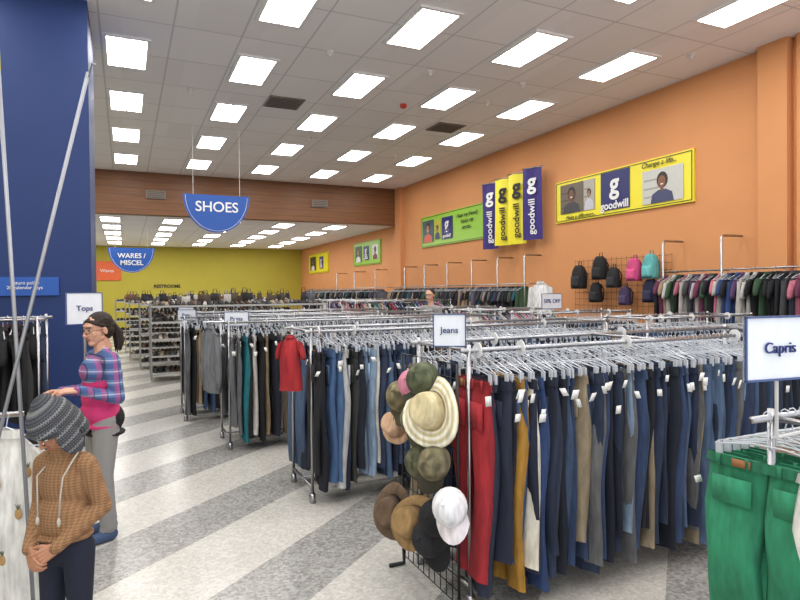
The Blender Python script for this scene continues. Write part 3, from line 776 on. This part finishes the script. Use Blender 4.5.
mb.build('frame', [M_chrome], e, True)
c = MB(); h = MB(); fill(c, h, (-2.2, RY, 1.12), (-.72, RY, 1.12), 's', [srgb(210, 208, 202), srgb(190, 184, 170), srgb(215, 215, 212)], .06, True, (), (.55, .65), 5)
put_hanger(h, 's', True, (-.53, RY-.03, 1.12), 1.1)
put_garment(c, ST[True][3], (-.53, RY-.03, 1.03), 1.15, .8, srgb(218, 216, 210), 1.0, .8)
c.build('garments', [M_cloth], e, True); h.build('hangers', [M_hanger], e)
pn = MB()
fx = Vector((math.cos(1.15), math.sin(1.15), 0)); fy = Vector((-math.sin(1.15), math.cos(1.15), 0))
for (u, z) in ((-.13, .86), (.02, .80), (.14, .88), (-.08, .66), (.09, .62), (-.15, .49), (.0, .44), (.15, .48), (.08, .74)):
    p = Vector((-.53, RY-.03, 0))+fy*u-fx*.048
    M = Matrix.Translation((p.x, p.y, z)) @ Matrix.Rotation(1.15, 4, 'Z')
    pn.ell((0, 0, 0), (.006, .018, .026), srgb(176, 140, 90), n=8, M=M)
    for k in (-1, 0, 1): pn.tube([(0, 0, .022), (-.002, k*.012, .048)], [.005, .001], 4, srgb(100, 110, 76), M=M)
pn.build('pineapple_print', [M_cloth], e)
e = empty('leaning_pole'); mb = MB()
mb.tube([(-.78, 3.30, 0.0), (-.13, 2.92, 2.66)], .008, 8); mb.tube([(-.13, 2.92, 2.64), (-.115, 2.915, 2.70), (-.10, 2.90, 2.69)], .005, 6); mb.build('pole', [M_polegrey], e, True)
e = empty('leaning_pole'); mb = MB()
mb.tube([(-.40, 3.26, 0.0), (-.52, 3.32, 2.75)], .009, 8); mb.tube([(-.52, 3.32, 2.75), (-.527, 3.323, 2.95)], .010, 8, mat=1); mb.build('pole', [M_polegrey, M_posteryel], e, True)

# ---------------------------------------------------------------- people
def cap_(p, q, r1, r2, l): return ('c', Vector(p), Vector(q), r1, r2, l)
def el_(c, r, l, rot=(0, 0, 0)): return ('e', Vector(c), Vector(r), Euler(rot).to_matrix(), l)
def blob(name, prims, voxel, mats, parent, sm=5, M=None):
    mb = MB(); n = 16; m = 11
    dirs = [(math.sin(t)*math.cos(2*math.pi*j/n), math.sin(t)*math.sin(2*math.pi*j/n), math.cos(t)) for t in [0.03+(math.pi-.06)*i/(m-1) for i in range(m)] for j in range(n)]
    D = np.array(dirs)
    faces = [(i*n+j, i*n+(j+1) % n, (i+1)*n+(j+1) % n, (i+1)*n+j) for i in range(m-1) for j in range(n)]+[tuple(range(n-1, -1, -1)), tuple(range((m-1)*n, m*n))]
    for p in prims:
        if p[0] == 'c':
            ax = (p[2]-p[1]); q = ax.to_track_quat('Z', 'Y').to_matrix() if ax.length > 1e-6 else Matrix.Identity(3)
            DD = D @ np.array(q).T
            top = D[:, 2] > 0.001
            v = np.where(top[:, None], np.array(p[2])+DD*p[4], np.array(p[1])+DD*p[3])
        else:
            v = (D*np.array(p[2])) @ np.array(p[3]).T+np.array(p[1])
        mb.add(v, [f[::-1] for f in faces])
    o = mb.build(name+'_tmp', [])
    r = o.modifiers.new('r', 'REMESH'); r.mode = 'VOXEL'; r.voxel_size = voxel
    s = o.modifiers.new('s', 'SMOOTH'); s.factor = .5; s.iterations = sm
    dg = bpy.context.evaluated_depsgraph_get(); dg.update()
    me = bpy.data.meshes.new_from_object(o.evaluated_get(dg)); me.name = name
    bpy.data.objects.remove(o, do_unlink=True)
    nf = len(me.polygons); C = np.empty(nf*3); me.polygons.foreach_get('center', C); C = C.reshape(-1, 3)
    best = np.full(nf, 1e9); lab = np.zeros(nf, int)
    for p in prims:
        if p[0] == 'c':
            a = np.array(p[1]); ab = np.array(p[2])-a; t = np.clip(((C-a)@ab)/max(1e-9, ab@ab), 0, 1)
            d = np.linalg.norm(C-a-t[:, None]*ab, axis=1)-(p[3]+(p[4]-p[3])*t)
        else:
            L = (C-np.array(p[1])) @ np.array(p[3]); rr = np.array(p[2]); k = np.linalg.norm(L/rr, axis=1); d = (k-1)*np.linalg.norm(L, axis=1)/np.maximum(k, 1e-6)
        msk = d < best; best[msk] = d[msk]; lab[msk] = p[-1]
    me.materials.clear()
    for mt in mats: me.materials.append(mt)
    me.polygons.foreach_set('material_index', lab); me.polygons.foreach_set('use_smooth', [True]*nf); me.update()
    ob = bpy.data.objects.new(name, me); scene.collection.objects.link(ob); ob.parent = parent
    if M is not None: ob.matrix_local = M
    return ob
def head(parent, M, skin, hairprims, hairmat, s=1.0, glasses=False, voxel=.003, neck=(0, .035, -.14)):
    he = empty('head', parent=parent); he.matrix_local = M @ Matrix.Scale(s, 4)
    P = [el_((0, .015, .035), (.074, .094, .082), 0), el_((0, -.018, -.02), (.060, .066, .085), 0), el_((0, -.054, -.080), (.028, .028, .024), 0), cap_((.044, .0, -.05), (.014, -.05, -.082), .018, .018, 0), cap_((-.044, .0, -.05), (-.014, -.05, -.082), .018, .018, 0),
         el_((0, -.066, .042), (.05, .018, .016), 0), cap_((0, -.084, .018), (0, -.104, -.018), .006, .010, 0), el_((.011, -.094, -.022), (.009, .011, .007), 0), el_((-.011, -.094, -.022), (.009, .011, .007), 0),
         el_((.036, -.050, -.018), (.022, .022, .024), 0), el_((-.036, -.050, -.018), (.022, .022, .024), 0),
         el_((.076, .01, -.002), (.008, .018, .03), 0, (.2, 0, 0)), el_((-.076, .01, -.002), (.008, .018, .03), 0, (.2, 0, 0)),
         el_((0, -.081, -.046), (.023, .009, .0045), 1), el_((0, -.080, -.054), (.019, .009, .005), 1), cap_((0, .015, -.06), neck, .048, .045, 0)]
    blob('face', P, voxel, [skin, M_lip], he, 3)
    mb = MB()
    for sx in (-1, 1):
        mb.ell((sx*.03, -.072, .012), (.0135, .0095, .007), mat=0)
        mb.ell((sx*.03-.001, -.0795, .012), (.0055, .003, .0055), mat=2)
        mb.tube([(sx*.016, -.079, .0175), (sx*.03, -.0825, .0205), (sx*.044, -.074, .0165)], .0018, 5, mat=1)
        mb.tube([(sx*.014, -.0845, .034), (sx*.03, -.084, .039), (sx*.048, -.074, .034)], .003, 5, mat=1)
    mb.build('eyes', [M_eye, M_hair, M_iris], he, True)
    if hairprims: blob('hair', hairprims, .004, [hairmat], he, 2)
    if glasses:
        g = MB()
        for sx in (-1, 1):
            g.tube([(sx*.032+.023*math.cos(a), -.100+.012*abs(math.cos(a)) * (sx*math.cos(a) > 0), .010+.017*math.sin(a)) for a in [2*math.pi*i/16 for i in range(17)]], .0016, 5)
            g.tube([(sx*.055, -.088, .012), (sx*.08, -.03, .012), (sx*.082, .01, .008)], .0015, 5)
        g.tube([(-.009, -.1, .012), (.009, -.1, .012)], .0016, 5); g.build('glasses', [M_ink], he, True)
    return he
def strands():
    P = [el_((0, .030, .052), (.082, .090, .077), 0), el_((0, .055, -.005), (.077, .060, .075), 0)]
    for i in range(9):
        x = (i-4)*.0165; ax = abs(x)
        P.append(cap_((x*.9, -.066+ax*.35, .080-ax*.35), (x*1.0, .03, .112-ax*ax*8), .011, .016, 0))
        P.append(cap_((x*1.0, .03, .112-ax*ax*8), (x*.4, .112, .035), .016, .014, 0))
    for sx in (-1, 1):
        P += [cap_((sx*.062, -.044, .058), (sx*.072, .0, .034), .011, .014, 0), cap_((sx*.072, .0, .034), (sx*.05, .1, .02), .014, .016, 0)]
    P += [el_((0, .118, .025), (.026, .022, .026), 0)]
    for i in range(6):
        a = i*1.05; dx = .022*math.cos(a); dy = .018*math.sin(a)
        P += [cap_((dx*.3, .125+dy*.3, .02), (dx, .150+dy, -.05), .014, .018, 0), cap_((dx, .150+dy, -.05), (dx*1.3, .150+dy*1.2, -.12), .018, .014, 0), cap_((dx*1.3, .150+dy*1.2, -.12), (dx*.7, .13+dy, -.175-.01*(i % 3)), .014, .004, 0)]
    return P
def hand(name, parent, wrist, direc, palm, side, s, skin, curl=.35):
    d = Vector(direc).normalized(); z = -d; y = -Vector(palm); y = (y-z*y.dot(z)).normalized(); x = y.cross(z)
    B = Matrix((x, y, z)).transposed().to_4x4(); B.translation = Vector(wrist)
    P = []
    def T(p): return B @ (Vector(p)*s)
    for i, (xx, fl) in enumerate(((.030, .068), (.010, .076), (-.010, .071), (-.029, .055))):
        xx *= side; k = Vector((xx, 0, -.088+abs(xx+.0)*.2))
        P.append(cap_(T((xx*.6, 0, 0)), T(k), .014*s, .011*s, 0))
        a = curl*.6; p = k
        for sg, rr in ((.45, .0092), (.32, .0084), (.26, .0075)):
            q = p+Vector((xx*.06, -math.sin(a), -math.cos(a)))*fl*sg
            P.append(cap_(T(p), T(q), rr*s, rr*.92*s, 0)); p = q; a += curl*1.1
    P.append(cap_(T((.016*side, 0, -.02)), T((.045*side, -.012, -.055)), .014*s, .011*s, 0))
    P.append(cap_(T((.045*side, -.012, -.055)), T((.055*side, -.028, -.082)), .0105*s, .009*s, 0))
    P.append(cap_(T((.055*side, -.028, -.082)), T((.053*side, -.042, -.103)), .009*s, .0078*s, 0))
    blob(name, P, .0032, [skin], parent, 2)
def frameM(pos, yaw=0, pitch=0, roll=0):
    return Matrix.Translation(pos) @ Matrix.Rotation(yaw, 4, 'Z') @ Matrix.Rotation(pitch, 4, 'X') @ Matrix.Rotation(roll, 4, 'Y')
M_pink = mat_plain('pink_vest', srgb(200, 50, 112), 0.8, nscale=15)
M_blackc = mat_plain('black_cotton', srgb(22, 22, 26), 0.9)
M_greyp = mat_plain('grey_sweatpants', srgb(140, 138, 138), 0.9, nscale=25, bump=.3, bscale=40)
M_navy = mat_plain('navy_trousers', srgb(26, 30, 48), 0.9, nscale=25, bump=.3, bscale=40)
M_shoe = mat_plain('shoe_blue', srgb(60, 80, 115), 0.7)
M_cord = mat_plain('cord', srgb(180, 175, 165), 0.9)
def yaw_for(fx, fy): return math.atan2(fy, fx)+math.pi/2
w = empty('woman', (-.16, 4.68, 0), yaw_for(-.85, -.35))
P = []
for sx in (-1, 1):
    oy = -.03 if sx > 0 else .04
    P += [cap_((sx*.08, 0, .84), (sx*.09, -.015+oy*.5, .46), .09, .068, 2), cap_((sx*.09, -.015+oy*.5, .46), (sx*.09, .03+oy, .12), .066, .056, 2),
          cap_((sx*.09, .05+oy, .045), (sx*.10, -.11+oy, .035), .042, .034, 4), el_((sx*.09, .03+oy, .09), (.05, .06, .03), 2)]
P += [el_((0, .02, .84), (.165, .125, .12), 3), el_((0, .02, .74), (.168, .13, .03), 3), el_((0, -.01, .88), (.168, .13, .10), 1), el_((0, .0, .98), (.158, .125, .10), 1), el_((0, -.01, .80), (.17, .135, .025), 1),
      el_((0, .005, 1.08), (.150, .118, .10), 1), el_((0, -.02, 1.17), (.152, .116, .11), 0), cap_((-.115, 0.01, 1.255), (.115, .01, 1.255), .062, .062, 0),
      el_((0, .045, 1.13), (.145, .09, .13), 0), cap_((0, .01, 1.27), (0, -.005, 1.36), .046, .043, 5), cap_((-.045, .02, 1.30), (.045, .02, 1.30), .036, .036, 0)]
for sx, el, wr in ((1, (.205, .03, 1.0), (.13, -.19, 1.07)), (-1, (-.20, -.02, 1.02), (-.12, -.22, 1.04))):
    P += [cap_((sx*.155, .01, 1.25), el, .058, .047, 0), cap_(el, wr, .047, .033, 0)]
blob('body', P, .007, [M_plaid, M_pink, M_greyp, M_blackc, M_shoe, M_skin_w], w, 4)
head(w, frameM((0, -.02, 1.455), .22, .18), M_skin_w, strands(), M_hair, .98, True)
hand('hand_left', w, (.13, -.19, 1.07), (-.35, -1, .05), (-.3, 0, -1), 1, .95, M_skin_w, .55)
hand('hand_right', w, (-.12, -.22, 1.04), (.2, -1, .1), (.3, 0, -1), -1, .95, M_skin_w, .55)

b = empty('boy', (-.245, 2.97, 0), yaw_for(-.50, -.72)); b.scale = (.96, .96, .975)
P = []
for sx in (-1, 1):
    P += [cap_((sx*.06, 0, .62), (sx*.07, -.01, .36), .07, .052, 1), cap_((sx*.07, -.01, .36), (sx*.07, .02, .08), .05, .042, 1),
          cap_((sx*.07, .04, .04), (sx*.08, -.09, .032), .036, .03, 2)]
P += [el_((0, .0, .64), (.112, .092, .10), 1), el_((0, -.01, .76), (.124, .102, .13), 0), el_((0, -.01, .685), (.128, .106, .025), 0), el_((0, 0, .92), (.118, .095, .14), 0),
      cap_((-.085, 0, 1.0), (.085, 0, 1.0), .052, .052, 0), cap_((0, .0, 1.02), (0, -.03, 1.07), .05, .048, 0)]
arms = ((1, (.155, .04, .80), (.055, -.13, .675)), (-1, (-.155, .03, .80), (-.07, -.14, .665)))
for sx, el, wr in arms:
    P += [cap_((sx*.110, 0, .99), el, .046, .040, 0), cap_(el, wr, .040, .029, 0)]
blob('body', P, .006, [M_knit, M_navy, M_shoe, M_skin_b], b, 4)
hM = frameM((0, -.05, 1.16), -.45, .68)
head(b, hM @ Matrix.Scale(.9, 4), M_skin_b, [el_((0, .03, .03), (.08, .09, .08), 0)], M_hair, 1, False, neck=(0, -.005, -.09))
hatP = [el_((0, .012, .055), (.088, .104, .09), 0), el_((0, .035, .0), (.086, .088, .085), 0), el_((0, .03, .135), (.045, .05, .03), 0), el_((0, .065, -.05), (.075, .05, .06), 0),
        el_((.080, -.01, -.045), (.016, .052, .075), 0), el_((-.080, -.01, -.045), (.016, .052, .075), 0), cap_((-.045, -.084, .048), (.045, -.084, .048), .015, .015, 0), cap_((.045, -.084, .048), (.082, -.03, .03), .015, .014, 0), cap_((-.045, -.084, .048), (-.082, -.03, .03), .015, .014, 0)]
blob('knit_hat', hatP, .0045, [M_beanie], b, 3, hM)
cd = MB()
for sx in (1, -1):
    p = hM @ Vector((sx*.083, -.02, -.11))
    cd.tube([p, (p.x*.95, p.y-.03, p.z-.03), (p.x*.85, -.118, p.z-.09), (p.x*.75, -.124, p.z-.17), (p.x*.7, -.127, p.z-.26)], .0035, 6); cd.ell((p.x*.7, -.129, p.z-.28), (.008, .008, .02), n=8)
cd.build('hat_cords', [M_cord], b, True)
hand('hand_left', b, (.055, -.13, .675), (-.75, -.55, -.5), (-.3, .9, 0), 1, .82, M_skin_b, .6)
hand('hand_right', b, (-.07, -.14, .665), (.65, -.45, -.7), (.3, .9, 0), -1, .82, M_skin_b, .6)

m = empty('man', (4.80, 9.2, 0), yaw_for(-1, -.35))
P = []
for sx in (-1, 1):
    P += [cap_((sx*.09, 0, .9), (sx*.1, -.01, .49), .09, .065, 1), cap_((sx*.1, -.01, .49), (sx*.1, .02, .09), .062, .05, 1), cap_((sx*.1, .05, .045), (sx*.11, -.13, .035), .045, .036, 1),
          cap_((sx*.18, 0, 1.40), (sx*.22, .02, 1.12), .062, .05, 0), cap_((sx*.22, .02, 1.12), (sx*.19, -.14, 1.0), .048, .034, 0)]
P += [el_((0, 0, .95), (.17, .13, .12), 1), el_((0, 0, 1.1), (.17, .13, .15), 0), el_((0, 0, 1.28), (.19, .13, .16), 0), cap_((-.13, 0, 1.4), (.13, 0, 1.4), .07, .07, 0), cap_((0, 0, 1.42), (0, -.01, 1.52), .055, .05, 2)]
blob('body', P, .012, [M_greyp, M_navy, M_skin_w], m, 4)
head(m, frameM((0, -.02, 1.63), .3, .15), M_skin_w, [el_((0, .03, .05), (.082, .090, .08), 0), el_((0, .05, 0), (.077, .06, .07), 0)], M_hair, 1.0, False, .004)
hand('hand_left', m, (.19, -.14, 1.0), (-.2, -.7, -.6), (-1, 0, 0), 1, 1, M_skin_w, .5)
hand('hand_right', m, (-.19, -.14, 1.0), (.2, -.7, -.6), (1, 0, 0), -1, 1, M_skin_w, .5)

# ---------------------------------------------------------------- world & camera
wd = bpy.data.worlds.new('world'); scene.world = wd; wd.use_nodes = True
wd.node_tree.nodes['Background'].inputs[0].default_value = (0.92, 0.95, 1, 1); wd.node_tree.nodes['Background'].inputs[1].default_value = 1.6
cam = bpy.data.cameras.new('camera'); co = bpy.data.objects.new('camera', cam); scene.collection.objects.link(co)
cam.lens = 27; cam.sensor_width = 36; cam.clip_end = 100
yaw = math.radians(24.62)
co.matrix_world = Matrix.Translation((0, 0, 1.7)) @ Matrix.Rotation(-yaw, 4, 'Z') @ Matrix.Rotation(math.radians(90-.76), 4, 'X') @ Matrix.Rotation(math.radians(-.54), 4, 'Z')
scene.camera = co
